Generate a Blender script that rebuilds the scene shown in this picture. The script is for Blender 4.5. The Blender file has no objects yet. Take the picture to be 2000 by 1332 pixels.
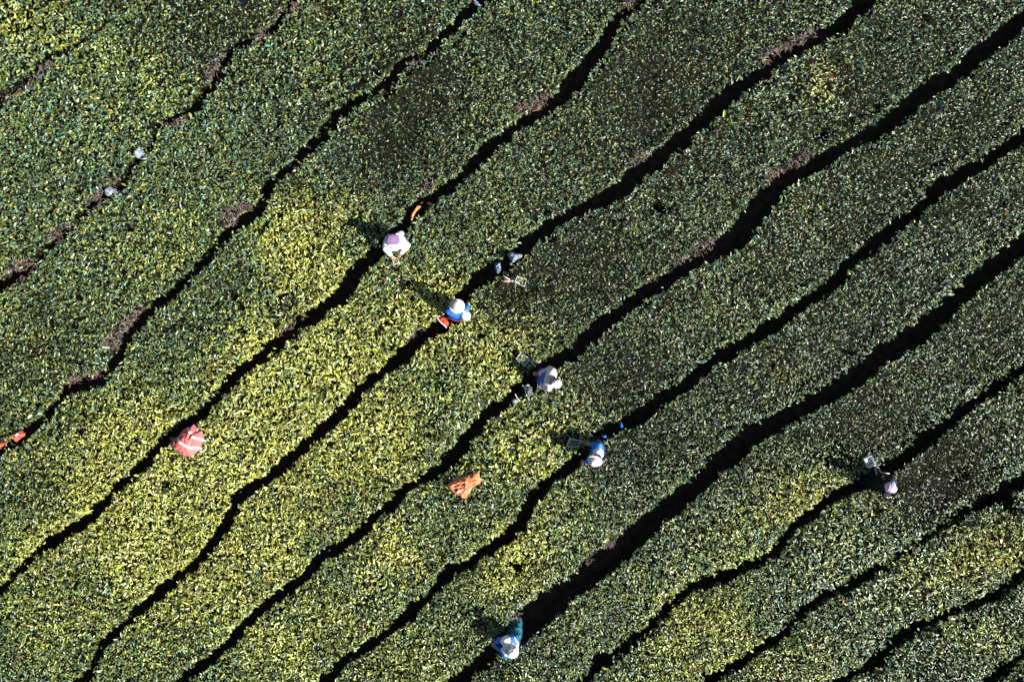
import bpy, bmesh, math, random
import numpy as np
from mathutils import Vector, Matrix, noise as mnoise
random.seed(7)
RNG = np.random.default_rng(11)
R = math.radians

# ------------------------------------------------------------------ camera, sky, sun
S = 90.9                 # photograph pixels per metre on the plucking table (2000 px wide picture)
TOP = 0.85               # height of the tea table
CH = 15.0                # drone height above the table
CZ = TOP + CH
scene = bpy.context.scene
cam_d = bpy.data.cameras.new('drone_camera')
cam_d.sensor_width = 36.0
cam_d.lens = 36.0 / (2 * (1000 / S) / CH)
cam_d.clip_start = 0.1
cam_d.clip_end = 1000
cam = bpy.data.objects.new('drone_camera', cam_d)
scene.collection.objects.link(cam)
cam.location = (0, 0, CZ)
cam.rotation_euler = (0, 0, 0)
scene.camera = cam

SUN_EL, SUN_AZ = 38.0, -27.0         # direction TO the sun, azimuth counter-clockwise from +X
w = bpy.data.worlds.new('World')
scene.world = w
w.use_nodes = True
nt = w.node_tree
sky = nt.nodes.new('ShaderNodeTexSky')
sky.sky_type = 'NISHITA'
sky.sun_disc = False
sky.sun_elevation = R(SUN_EL)
sky.sun_rotation = R(90 - SUN_AZ)
nt.links.new(sky.outputs[0], nt.nodes['Background'].inputs[0])
nt.nodes['Background'].inputs[1].default_value = 0.05
sd = bpy.data.lights.new('sun', 'SUN')
sd.energy = 5.0
sd.angle = R(0.5)
sd.color = (1.0, 0.96, 0.9)
sun = bpy.data.objects.new('sun', sd)
scene.collection.objects.link(sun)
tos = Vector((math.cos(R(SUN_EL)) * math.cos(R(SUN_AZ)), math.cos(R(SUN_EL)) * math.sin(R(SUN_AZ)), math.sin(R(SUN_EL))))
sun.rotation_euler = tos.to_track_quat('Z', 'Y').to_euler()
sun.location = (10, -5, 20)
vs = scene.view_settings
vs.view_transform = 'Standard'
vs.look = 'None'
vs.gamma = 1.0
vs.exposure = 1.35
scene.cycles.max_bounces = 4
scene.cycles.diffuse_bounces = 1
scene.cycles.glossy_bounces = 2
scene.cycles.transmission_bounces = 3

C = scene.collection

def P(px, py, z=TOP):
    """world point at height z seen at that place of the picture"""
    k = (CZ - z) / CH / S
    return Vector(((px - 1000) * k, (666 - py) * k, z))

# ------------------------------------------------------------------ materials
def mat(name, col, rough=0.8, col2=None, scale=30, bump=0.0, bscale=None, spec=0.4, detail=4, stretch=None, sheen=0, ramp=(0.35, 0.65)):
    m = bpy.data.materials.new(name)
    m.use_nodes = True
    n, l = m.node_tree.nodes, m.node_tree.links
    b = n['Principled BSDF']
    b.inputs['Roughness'].default_value = rough
    b.inputs['Specular IOR Level'].default_value = spec
    b.inputs['Base Color'].default_value = (*col, 1)
    if sheen:
        b.inputs['Sheen Weight'].default_value = sheen
    tc = n.new('ShaderNodeTexCoord')
    mp = n.new('ShaderNodeMapping')
    l.new(tc.outputs['Object'], mp.inputs[0])
    if stretch:
        mp.inputs['Scale'].default_value = stretch
    if col2:
        t = n.new('ShaderNodeTexNoise'); t.inputs['Scale'].default_value = scale; t.inputs['Detail'].default_value = detail
        r = n.new('ShaderNodeValToRGB')
        r.color_ramp.elements[0].color = (*col, 1); r.color_ramp.elements[1].color = (*col2, 1)
        r.color_ramp.elements[0].position = ramp[0]; r.color_ramp.elements[1].position = ramp[1]
        l.new(mp.outputs[0], t.inputs[0]); l.new(t.outputs[0], r.inputs[0]); l.new(r.outputs[0], b.inputs['Base Color'])
    if bump:
        t2 = n.new('ShaderNodeTexNoise'); t2.inputs['Scale'].default_value = bscale or scale; t2.inputs['Detail'].default_value = 6
        bp = n.new('ShaderNodeBump'); bp.inputs['Strength'].default_value = bump; bp.inputs['Distance'].default_value = 0.01
        l.new(mp.outputs[0], t2.inputs[0]); l.new(t2.outputs[0], bp.inputs['Height']); l.new(bp.outputs[0], b.inputs['Normal'])
    return m

def leaf_material():
    m = bpy.data.materials.new('tea_leaf')
    m.use_nodes = True
    n, l = m.node_tree.nodes, m.node_tree.links
    b = n['Principled BSDF']
    at = n.new('ShaderNodeAttribute'); at.attribute_name = 'Col'
    b.inputs['Roughness'].default_value = 0.36
    b.inputs['Specular IOR Level'].default_value = 0.6
    l.new(at.outputs['Color'], b.inputs['Base Color'])
    tr = n.new('ShaderNodeBsdfTranslucent')
    hs = n.new('ShaderNodeHueSaturation'); hs.inputs['Value'].default_value = 1.5; hs.inputs['Saturation'].default_value = 1.1
    l.new(at.outputs['Color'], hs.inputs['Color']); l.new(hs.outputs[0], tr.inputs[0])
    mx = n.new('ShaderNodeMixShader'); mx.inputs[0].default_value = 0.10
    l.new(b.outputs[0], mx.inputs[1]); l.new(tr.outputs[0], mx.inputs[2])
    l.new(mx.outputs[0], n['Material Output'].inputs[0])
    return m

def attr_material(name, rough):
    m = bpy.data.materials.new(name); m.use_nodes = True
    n, l = m.node_tree.nodes, m.node_tree.links
    at = n.new('ShaderNodeAttribute'); at.attribute_name = 'Col'
    b = n['Principled BSDF']; b.inputs['Roughness'].default_value = rough
    l.new(at.outputs['Color'], b.inputs['Base Color'])
    return m

M_LEAF = leaf_material()
M_TWIG = attr_material('dry_twig', 0.7)
M_CORE = mat('inner_branches_shade', (0.006, 0.007, 0.005), 1.0, (0.014, 0.012, 0.009), 22, 0.6, 40, spec=0.0)  # near-black: shade among the inner branches is put into the colour
M_SOIL = mat('soil', (0.035, 0.022, 0.016), 1.0, (0.08, 0.052, 0.038), 6, 0.8, 25, spec=0.05)

# ------------------------------------------------------------------ helpers
def mesh_obj(name, verts, faces, m, parent=None, smooth=False):
    me = bpy.data.meshes.new(name)
    me.from_pydata([tuple(v) for v in verts], [], [tuple(f) for f in faces])
    me.materials.append(m)
    if smooth:
        me.polygons.foreach_set('use_smooth', [True] * len(me.polygons))
    me.update()
    o = bpy.data.objects.new(name, me)
    C.objects.link(o)
    if parent:
        o.parent = parent
        o.matrix_parent_inverse = Matrix.Translation(-Vector(parent.location))
    return o

def thing(name, label, cat, loc, group=None):
    o = bpy.data.objects.new(name, None)
    o.empty_display_size = 0.2
    C.objects.link(o)
    o.location = loc
    o['label'] = label
    o['category'] = cat
    if group:
        o['group'] = group
    return o

def bulk_quads(name, V, nv, faces_local, col, m, parent=None):
    """V (N,nv,3) points of N small pieces, faces_local list of quads, col (N,3)"""
    N = V.shape[0]
    me = bpy.data.meshes.new(name)
    me.vertices.add(N * nv)
    me.vertices.foreach_set('co', V.reshape(-1).astype(np.float32))
    fl = np.array(faces_local, dtype=np.int32)
    F = (np.arange(N, dtype=np.int32)[:, None, None] * nv + fl[None]).reshape(-1)
    nf = N * len(fl)
    me.loops.add(nf * 4)
    me.loops.foreach_set('vertex_index', F)
    me.polygons.add(nf)
    me.polygons.foreach_set('loop_start', np.arange(nf, dtype=np.int32) * 4)
    me.polygons.foreach_set('use_smooth', np.ones(nf, dtype=bool))
    a = me.attributes.new('Col', 'FLOAT_COLOR', 'POINT')
    c4 = np.ones((N, nv, 4), np.float32)
    c4[:, :, :3] = col[:, None, :]
    a.data.foreach_set('color', c4.reshape(-1))
    me.materials.append(m)
    me.update(calc_edges=True)
    o = bpy.data.objects.new(name, me)
    C.objects.link(o)
    if parent:
        o.parent = parent
        o.matrix_parent_inverse = Matrix.Translation(-Vector(parent.location))
    return o

_lat = {}
def vn(x, y, scale, seed):
    """smooth value noise 0..1 of picture coordinates"""
    if seed not in _lat:
        _lat[seed] = np.random.default_rng(seed).random((256, 256))
    L = _lat[seed]
    x = np.asarray(x, float) / scale + 50; y = np.asarray(y, float) / scale + 50
    xi = np.floor(x).astype(int); yi = np.floor(y).astype(int)
    fx = x - xi; fy = y - yi
    fx = fx * fx * (3 - 2 * fx); fy = fy * fy * (3 - 2 * fy)
    a = L[xi % 256, yi % 256]; b = L[(xi + 1) % 256, yi % 256]
    c = L[xi % 256, (yi + 1) % 256]; d = L[(xi + 1) % 256, (yi + 1) % 256]
    return (a * (1 - fx) + b * fx) * (1 - fy) + (c * (1 - fx) + d * fx) * fy

# ------------------------------------------------------------------ the rows: gaps between the tea hedges
# (x, y, width) in photograph pixels along each picking path, lower left to upper right
GAPS = [
 [(-15,200,18),(15,162,15),(44,147,13),(75,108,15),(108,95,11),(150,78,3),(200,45,3),(240,10,3)],
 [(-20,560,16),(20,540,20),(50,528,15),(81,482,9),(113,455,12),(130,438,8),(159,402,11),(200,376,22),(232,362,22),(245,330,10),(262,305,14),(284,285,9),(297,250,9),(310,232,8),(345,220,16),(375,205,18),(390,180,12),(412,152,20),(428,120,16),(445,88,12),(475,68,15),(500,60,10),(522,54,12),(540,35,14),(555,8,10),(570,-20,10)],
 [(-20,893,14),(20,862,14),(54,839,16),(101,791,15),(122,764,17),(150,752,19),(190,744,19),(206,722,18),(222,695,20),(236,665,18),(262,632,16),(297,595,16),(331,571,13),(358,545,15),(382,521,15),(399,497,14),(426,467,16),(452,440,18),(480,422,18),(505,405,18),(513,375,17),(527,355,16),(545,333,15),(570,314,15),(605,280,17),(632,250,21),(652,222,16),(689,197,14),(736,168,13),(768,145,14),(787,113,16),(820,103,13),(851,78,18),(878,54,17),(899,28,17),(922,8,18),(945,-20,15)],
 [(0,1149,11),(20,1125,11),(37,1112,12),(54,1091,12),(84,1068,14),(118,1047,15),(149,1027,15),(182,1000,15),(203,977,17),(216,960,17),(236,943,15),(263,919,19),(284,902,18),(300,875,17),(330,850,17),(365,825,19),(392,808,19),(405,788,18),(432,761,17),(449,740,16),(473,722,20),(500,700,22),(534,670,22),(567,645,21),(601,622,20),(635,599,22),(662,575,28),(682,548,32),(703,518,24),(730,491,22),(760,468,26),(787,440,22),(811,409,20),(841,385,22),(872,365,22),(905,337,22),(936,311,21),(966,277,21),(993,253,20),(1024,233,17),(1068,209,16),(1101,182,26),(1128,152,32),(1152,118,29),(1179,81,25),(1196,51,22),(1209,30,18),(1243,10,12),(1262,-15,12)],
 [(166,1325,20),(182,1287,14),(203,1257,13),(230,1230,14),(257,1203,16),(287,1179,17),(314,1152,18),(351,1125,15),(375,1105,17),(399,1078,18),(422,1048,14),(436,1021,22),(453,990,21),(473,963,20),(497,950,19),(527,933,19),(554,906,20),(581,882,19),(605,856,19),(635,832,19),(666,808,18),(682,781,20),(716,751,18),(750,724,15),(780,700,24),(804,672,24),(831,654,20),(860,637,24),(885,610,24),(905,577,20),(926,551,24),(956,531,26),(985,512,26),(1010,493,24),(1040,467,24),(1068,446,22),(1108,419,14),(1145,402,17),(1203,378,30),(1230,351,30),(1264,324,28),(1297,297,28),(1331,270,28),(1365,243,26),(1399,209,26),(1432,179,26),(1473,152,25),(1500,132,23),(1544,101,20),(1584,84,17),(1618,61,24),(1652,41,26),(1679,17,24),(1700,-5,22)],
 [(368,1325,17),(399,1301,14),(432,1270,15),(463,1240,15),(490,1206,17),(527,1179,17),(568,1149,15),(595,1129,15),(615,1102,17),(642,1081,19),(676,1061,17),(706,1041,14),(736,1010,16),(767,983,14),(787,963,16),(814,946,16),(845,926,19),(868,909,20),(895,886,28),(912,856,20),(930,836,20),(953,815,16),(983,791,18),(1010,770,24),(1040,748,28),(1061,720,24),(1084,707,22),(1128,683,22),(1152,660,26),(1179,633,24),(1216,606,24),(1250,579,24),(1287,555,22),(1321,535,20),(1365,508,18),(1405,488,32),(1440,466,44),(1462,440,46),(1480,410,34),(1507,385,32),(1530,355,26),(1568,334,26),(1611,311,28),(1662,280,20),(1716,257,32),(1757,226,30),(1787,199,28),(1824,166,32),(1868,149,26),(1905,115,30),(1943,84,32),(1973,61,30),(2000,37,28)],
 [(645,1325,20),(672,1294,19),(709,1274,16),(747,1247,14),(784,1220,15),(804,1196,24),(831,1176,16),(858,1142,20),(882,1118,17),(912,1105,14),(939,1085,18),(973,1064,17),(997,1048,18),(1017,1027,20),(1034,993,20),(1054,963,20),(1078,939,14),(1105,919,18),(1132,902,20),(1155,878,24),(1172,856,18),(1203,838,17),(1243,820,18),(1270,805,24),(1297,781,20),(1331,758,19),(1368,731,22),(1392,710,20),(1429,687,20),(1466,666,18),(1497,646,22),(1513,636,24),(1551,609,19),(1588,585,20),(1628,558,22),(1652,531,22),(1679,504,24),(1709,481,22),(1743,454,26),(1770,430,22),(1797,412,18),(1828,382,22),(1855,358,28),(1892,334,25),(1936,318,18),(1973,287,20),(2000,267,22)],
 [(909,1325,24),(932,1308,26),(963,1281,28),(1000,1250,40),(1034,1221,58),(1081,1180,50),(1128,1145,38),(1176,1108,44),(1223,1071,40),(1264,1034,36),(1304,1004,36),(1341,970,36),(1375,943,32),(1399,912,36),(1432,892,36),(1463,859,36),(1493,839,34),(1534,822,30),(1584,795,34),(1635,764,33),(1682,737,33),(1723,700,38),(1763,676,34),(1804,649,34),(1845,616,35),(1885,579,36),(1926,541,36),(1963,511,36),(2000,484,32)],
 [(1155,1325,18),(1172,1297,26),(1209,1281,18),(1243,1254,20),(1274,1230,20),(1297,1206,16),(1321,1179,18),(1355,1149,20),(1392,1142,19),(1432,1129,18),(1473,1108,18),(1500,1098,18),(1530,1068,18),(1555,1038,19),(1590,1008,18),(1620,987,16),(1646,967,20),(1686,947,24),(1716,936,38),(1751,912,28),(1786,888,20),(1800,875,24),(1831,853,34),(1858,832,18),(1882,812,20),(1905,795,24),(1932,774,19),(1966,754,18),(2000,727,20)],
 [(1405,1325,18),(1439,1308,16),(1473,1284,18),(1493,1270,16),(1520,1253,18),(1550,1228,20),(1585,1193,18),(1630,1163,16),(1676,1148,18),(1701,1128,18),(1736,1108,14),(1766,1088,14),(1801,1063,14),(1841,1038,16),(1877,1018,15),(1917,992,18),(1952,972,24),(1982,957,32),(2020,935,34)],
 [(1671,1324,12),(1701,1309,22),(1736,1284,24),(1758,1253,28),(1791,1238,20),(1831,1218,15),(1892,1193,15),(1932,1173,20),(1967,1163,22),(1997,1133,20),(2030,1110,18)],
 [(1930,1345,18),(1967,1319,22),(1997,1294,16),(2040,1262,18)],
]
TH = R(40)
CT, ST = math.cos(TH), math.sin(TH)
def to_st(x, y):
    return x * CT - y * ST, x * ST + y * CT
def to_xy(s, t):
    return s * CT + t * ST, -s * ST + t * CT
SA = np.arange(-2600, 2900, 4.0)
TC, HW = [], []
for gi, g in enumerate(GAPS):
    g = np.array(g, float)
    # carry the row on past the frame in its own direction
    d0 = np.array([-0.78, 0.62]); d1 = -d0
    pre = [(g[0, 0] + d0[0] * k, g[0, 1] + d0[1] * k, 18) for k in (2600, 1700, 900, 300)]
    post = [(g[-1, 0] + d1[0] * k, g[-1, 1] + d1[1] * k, 18) for k in (300, 900, 1700, 2600)]
    g = np.array(pre + [tuple(r) for r in g] + post)
    s, t = to_st(g[:, 0], g[:, 1])
    o = np.argsort(s)
    s, t, wd = s[o], t[o], g[o, 2]
    tc = np.interp(SA, s, t); hw = np.interp(SA, s, wd) / 2 + (4.0 if gi < 3 else 3.5)
    slope = np.gradient(tc, SA)
    slope = np.convolve(np.pad(slope, 6, 'edge'), np.ones(13) / 13, 'valid')
    TC.append(tc); HW.append(hw * np.sqrt(1 + np.minimum(slope ** 2, 2)))
# two more rows either side, outside the picture
TC = [TC[0] - 190 - 110 * k + 14 * np.sin(SA / 90 + k) for k in (2, 1, 0)] + TC + [TC[-1] + 130 * (k + 1) + 14 * np.sin(SA / 80 + k) for k in (0, 1, 2)]
HW = [np.full_like(SA, 8.0)] * 3 + HW + [np.full_like(SA, 9.0)] * 3
for k in range(1, len(TC)):
    TC[k] = np.maximum(TC[k], TC[k - 1] + 45)
TC, HW = np.array(TC), np.array(HW)
NG = len(TC)

HOLES = [(1290,402,11),(1618,255,9),(450,575,9),(467,600,6),(318,943,8),(1013,1112,11),(1895,932,9),(1030,1090,6),(515,437,8),(940,655,6),(1985,990,16),(1710,1000,5),(570,590,5),(1470,980,5),(640,14,8)]
# bare woody patches: (x0,y0,x1,y1,halfwidth)
BARE = [(1498,112,1600,62,13),(1362,500,1392,478,15),(1320,518,1362,500,7),(1503,345,1585,298,9),(440,432,470,410,17),(135,744,195,731,10),(212,672,225,650,11),(230,645,268,605,8),(12,545,42,522,17),(100,460,118,446,13),(165,398,212,362,14),(330,232,350,220,12),(8,178,36,165,11),(44,158,92,118,10),(405,140,425,112,10),(500,62,525,52,10),(1020,207,1070,188,10),(803,662,818,648,9),(1145,1104,1200,1064,8),(545,652,592,625,6),(1245,315,1262,300,8),(1275,553,1290,543,5),(1232,6,1250,0,9),(545,22,580,6,9),(1172,384,1186,372,6),(1010,1206,1016,1222,7),(830,365,842,355,6),(800,118,812,108,7)]
YEL = [(250,110,55,.35),(320,170,55,.3),(600,520,70,1.1),(570,470,70,1.0),(680,420,50,.8),(560,420,60,.5),(640,560,50,.8),(230,870,80,1.0),(290,830,50,1.0),(150,920,70,.6),(40,1090,70,.8),(60,880,60,.3),(350,960,120,.9),(280,1050,120,1.0),(150,1050,60,.5),(100,1230,70,.8),(300,1180,110,.6),(440,900,110,.7),(560,760,120,.9),(650,700,100,.9),(540,690,60,.9),(780,610,80,.8),(860,570,45,.9),(820,640,50,.7),(920,690,90,.7),(960,640,50,.7),(1020,660,50,.6),(960,740,60,.5),(700,830,120,.6),(620,930,130,.6),(800,850,100,.5),(520,1080,90,.8),(420,1150,80,.5),(760,1060,60,.9),(800,1100,60,.6),(1060,840,80,.7),(990,900,70,.6),(1040,1070,60,.9),(990,1100,60,.8),(1100,970,60,.4),(560,1290,90,.6),(480,1270,60,.5),(780,1290,80,.6),(960,1140,60,.4),(1540,985,50,1.0),(1590,955,45,.9),(1640,930,30,.5),(1350,1260,90,.8),(1400,1200,70,.7),(1330,1180,40,.5),(1450,1050,80,.5),(1750,1150,70,.6),(1840,1110,60,.4),(1950,1050,50,1.0),(1900,1110,50,.9),(1985,1080,45,.9),(1720,960,50,.6),(1640,1050,50,.4),(1400,600,50,.5),(1540,570,40,.4),(1610,140,45,.6),(1620,190,35,.6),(1560,420,60,.3),(60,20,60,.3),(30,70,50,.3),(90,60,40,.3),(300,500,80,.4),(1500,1290,60,.5),(1600,1290,60,.6),(1950,1250,50,.5),(1880,1230,40,.4),(1530,730,40,.5),(1930,720,40,.3),(470,760,60,.5),(470,660,50,.4),(400,700,50,.3),(680,1200,70,.4),(960,180,40,.3),(1240,90,30,.2),(1340,160,60,.3),(1000,430,40,.4),(1460,230,30,.2)]
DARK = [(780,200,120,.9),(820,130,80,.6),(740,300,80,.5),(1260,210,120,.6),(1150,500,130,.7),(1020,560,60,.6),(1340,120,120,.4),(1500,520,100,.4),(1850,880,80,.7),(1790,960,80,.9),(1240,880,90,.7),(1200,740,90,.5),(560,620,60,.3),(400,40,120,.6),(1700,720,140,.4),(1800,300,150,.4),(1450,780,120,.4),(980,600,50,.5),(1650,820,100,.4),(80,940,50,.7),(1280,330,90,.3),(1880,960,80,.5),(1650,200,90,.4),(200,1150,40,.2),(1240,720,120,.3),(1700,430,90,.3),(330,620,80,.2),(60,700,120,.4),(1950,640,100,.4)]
BIG = [(60,60,90,1.),(360,170,50,.5),(700,120,90,.5),(620,150,70,.4),(1060,850,90,.8),(1000,930,80,.5),(1430,560,70,.5),(1700,1100,110,.7),(1620,1120,90,.6),(1560,150,60,.5),(1540,210,60,.6),(600,700,150,.6),(800,650,80,.5),(450,900,120,.5),(200,720,80,.3),(850,350,50,.2),(1800,1200,120,.6),(1350,1080,110,.4),(900,750,100,.4),(1980,1200,120,.5),(450,1250,120,.4),(150,350,200,.3)]

def blobs(x, y, L):
    v = np.zeros_like(x)
    for bx, by, r, a in L:
        v += a * np.exp(-((x - bx) ** 2 + (y - by) ** 2) / (r * r))
    return v

def bare_mask(x, y):
    v = np.zeros_like(x)
    for x0, y0, x1, y1, hw in BARE:
        dx, dy = x1 - x0, y1 - y0
        q = np.clip(((x - x0) * dx + (y - y0) * dy) / (dx * dx + dy * dy), 0, 1)
        d = np.hypot(x - x0 - q * dx, y - y0 - q * dy) + 9 * (vn(x, y, 7, 91) - 0.5)
        v = np.maximum(v, np.clip((hw * 1.15 - d) / 5 + 0.5, 0, 1))
    return v

def row_info(x, y):
    """hedge index and distance (metres) to the nearest gap edge for picture points"""
    s, t = to_st(x, y)
    j = (s - SA[0]) / 4.0
    j0 = np.clip(np.floor(j).astype(int), 0, len(SA) - 2); f = np.clip(j - j0, 0, 1)
    k = np.zeros(len(x), int)
    d = np.full(len(x), 999.0)
    side = np.zeros(len(x))
    for g in range(NG):
        tc = TC[g][j0] * (1 - f) + TC[g][j0 + 1] * f
        hw = HW[g][j0] * (1 - f) + HW[g][j0 + 1] * f
        rag = (vn(x, y, 16, 31) - 0.5) * 10 + (vn(x, y, 6, 32) - 0.5) * 10
        k += (t > tc)
        dd = np.abs(t - tc) - hw + rag
        cl = dd < d
        side = np.where(cl, np.sign(t - tc), side)
        d = np.minimum(d, dd)
    for hx, hy, hr in HOLES:
        dd = np.hypot(x - hx, y - hy) - hr + (vn(x, y, 8, 33) - 0.5) * 8
        cl = dd < d
        side = np.where(cl, 0, side)
        d = np.minimum(d, dd)
    return k, d / S, side

def table_z(x, y, d):
    z = TOP + 0.05 * (vn(x, y, 120, 5) - 0.5) + 0.07 * (vn(x, y, 38, 6) - 0.5) + 0.05 * (vn(x, y, 16, 8) - 0.5) + 0.09 * (vn(x, y, 8, 9) - 0.5)
    return z - 0.12 * np.exp(-np.maximum(d, 0) / 0.05) - 0.03

# ------------------------------------------------------------------ leaves
LX = np.array([0, .28, .68, 1.0, .68, .28]); LY = np.array([0, .42, .36, 0, -.36, -.42]); LZ = np.array([0, .07, .10, -.03, .10, .07])
def leaf_points(pos, az, el, roll, L, wr, curl):
    n = len(pos)
    a = np.stack([np.cos(az) * np.cos(el), np.sin(az) * np.cos(el), np.sin(el)], -1)
    side = np.stack([-np.sin(az), np.cos(az), np.zeros(n)], -1)
    up = np.cross(a, side)
    s2 = side * np.cos(roll)[:, None] + up * np.sin(roll)[:, None]
    u2 = -side * np.sin(roll)[:, None] + up * np.cos(roll)[:, None]
    X = LX[None] * L[:, None]
    Y = LY[None] * (L * wr)[:, None]
    Z = LZ[None] * L[:, None] * 1.4 - (LX[None] ** 2) * (L * curl)[:, None]
    V = pos[:, None] + a[:, None] * X[..., None] + s2[:, None] * Y[..., None] + u2[:, None] * Z[..., None]
    return V
LQ = [(0, 3, 2, 1), (0, 5, 4, 3)]

def leaf_colours(x, y, dep):
    n = len(x)
    yl = np.clip(blobs(x, y, YEL) * (0.55 + 0.9 * vn(x, y, 22, 41)), 0, 1.3)
    yl *= np.where(x < -50, .5, 1)
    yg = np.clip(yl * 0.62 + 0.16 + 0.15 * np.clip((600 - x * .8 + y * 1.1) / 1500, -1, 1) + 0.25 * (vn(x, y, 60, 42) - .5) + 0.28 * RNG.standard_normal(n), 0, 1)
    old = np.array([0.045, 0.078, 0.034]); young = np.array([0.36, 0.37, 0.075])
    mid = np.array([0.15, 0.185, 0.035])
    c = np.where((yg < .5)[:, None], old + (mid - old) * (yg * 2)[:, None], mid + (young - mid) * (yg * 2 - 1)[:, None])
    teal = RNG.random(n) < (0.07 + 0.20 * vn(x, y, 90, 43)) * (1 - 0.7 * np.clip(yl, 0, 1))  # bluish sky glints painted into the colour of some leaves
    c[teal] = c[teal] * 0.3 + np.array([0.045, 0.13, 0.11]) * (0.6 + 0.8 * RNG.random(teal.sum()))[:, None]
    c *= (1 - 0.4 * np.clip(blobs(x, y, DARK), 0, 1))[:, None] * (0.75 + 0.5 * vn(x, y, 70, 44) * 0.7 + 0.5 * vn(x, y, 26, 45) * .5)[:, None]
    pale = RNG.random(n) < 0.06
    c[pale] = c[pale] * 0.5 + np.array([0.26, 0.29, 0.20])
    br = RNG.random(n) < 0.006
    c[br] = np.array([0.28, 0.14, 0.05])
    c *= RNG.lognormal(-0.08, 0.38, n)[:, None]
    return np.clip(c, 0.004, 0.6), yl

X0, X1, Y0, Y1 = -520, 2520, -480, 1820
def in_frame(x, y, m):
    return (x > -m) & (x < 2000 + m) & (y > -m) & (y < 1332 + m)

def scatter(n, m_in, keep_out):
    x = RNG.uniform(X0, X1, n); y = RNG.uniform(Y0, Y1, n)
    keep = in_frame(x, y, m_in) | (RNG.random(n) < keep_out)
    return x[keep], y[keep]

allV, allC, allK = [], [], []
def add_leaves(x, y, z, el, roll, L, wr, curl, az=None, k=None):
    n = len(x)
    kk = (CZ - TOP) / CH / S
    pos = np.stack([(x - 1000) * kk, (666 - y) * kk, z], -1)
    if az is None:
        az = RNG.uniform(0, 2 * math.pi, n)
    V = leaf_points(pos, az, el, roll, L, wr, curl)
    V -= (V.mean(1, keepdims=True) - pos[:, None]) * np.array([1, 1, 0])
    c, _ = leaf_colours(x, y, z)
    allV.append(V.astype(np.float32)); allC.append(c.astype(np.float32)); allK.append(k)

# the plucking table
x, y = scatter(1450000, 80, 0.13)
k, d, side = row_info(x, y)
bm_ = bare_mask(x, y)
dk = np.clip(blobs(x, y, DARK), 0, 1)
bg = np.clip(blobs(x, y, BIG) + 0.5 * (vn(x, y, 45, 51) - 0.5), -0.3, 1.2)
clump = vn(x, y, 9, 52) * 0.6 + vn(x, y, 20, 53) * 0.4
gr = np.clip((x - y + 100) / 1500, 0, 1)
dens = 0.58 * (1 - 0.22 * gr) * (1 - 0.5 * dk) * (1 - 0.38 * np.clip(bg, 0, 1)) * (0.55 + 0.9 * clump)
keep = (d > 0) & (RNG.random(len(x)) > 0.93 * bm_) & (RNG.random(len(x)) < dens)
x, y, k, d, dk, bg, bm_ = x[keep], y[keep], k[keep], d[keep], dk[keep], bg[keep], bm_[keep]
n = len(x)
tz = table_z(x, y, d)
dep = np.where(RNG.random(n) < 0.5, np.minimum(RNG.exponential(0.03, n), 0.12), RNG.uniform(0.05, 0.34, n))
z = tz + 0.03 - dep - 0.06 * bm_
yl = np.clip(blobs(x, y, YEL), 0, 1)
L = (0.057 - 0.008 * np.clip((x - y + 100) / 1500, 0, 1) + 0.026 * bg - 0.012 * dk + 0.012 * yl) * RNG.lognormal(0, 0.24, n)
upright = np.clip(0.45 + 0.25 * yl - 0.1 * bg, 0.2, 0.8)
el = R(1) * (8 + 62 * upright * RNG.random(n) ** 0.8 - 22 * RNG.random(n))
roll = R(1) * RNG.normal(0, 34, n)
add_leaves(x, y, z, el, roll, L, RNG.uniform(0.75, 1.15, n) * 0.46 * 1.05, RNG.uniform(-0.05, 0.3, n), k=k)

# leaves down the sides of each row
x, y = scatter(520000, 90, 0.16)
k, d, side = row_info(x, y)
keep = (d > -0.01) & (d < 0.34) & (side != 0) & (RNG.random(len(x)) > 0.8 * bare_mask(x, y))
x, y, k, d, side = x[keep], y[keep], k[keep], d[keep], side[keep]
n = len(x)
z = TOP - 0.08 - 2.2 * np.maximum(d - 0.0, 0) - 0.10 * RNG.random(n)
z = np.maximum(z, 0.1)
azo = np.arctan2(-CT, ST) + np.where(side > 0, math.pi, 0) + RNG.normal(0, 0.9, n)
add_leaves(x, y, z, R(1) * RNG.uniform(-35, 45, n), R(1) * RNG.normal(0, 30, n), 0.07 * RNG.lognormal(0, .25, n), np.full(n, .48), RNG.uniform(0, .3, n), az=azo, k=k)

# odd leaves and shoots leaning out over the paths
x, y = scatter(60000, 60, 0.1)
k, d, side = row_info(x, y)
keep = (d > -0.09) & (d < 0.0) & (side != 0) & (RNG.random(len(x)) < 0.28 * np.exp(d / 0.035) + 0.015)
x, y, k, d, side = x[keep], y[keep], k[keep], d[keep], side[keep]
n = len(x)
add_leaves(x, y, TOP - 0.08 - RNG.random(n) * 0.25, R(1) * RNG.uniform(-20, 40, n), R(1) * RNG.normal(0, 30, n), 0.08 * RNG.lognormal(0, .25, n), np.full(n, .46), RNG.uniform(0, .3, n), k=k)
V = np.concatenate(allV); Cc = np.concatenate(allC); K = np.concatenate(allK)
print('leaves', len(V))

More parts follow.
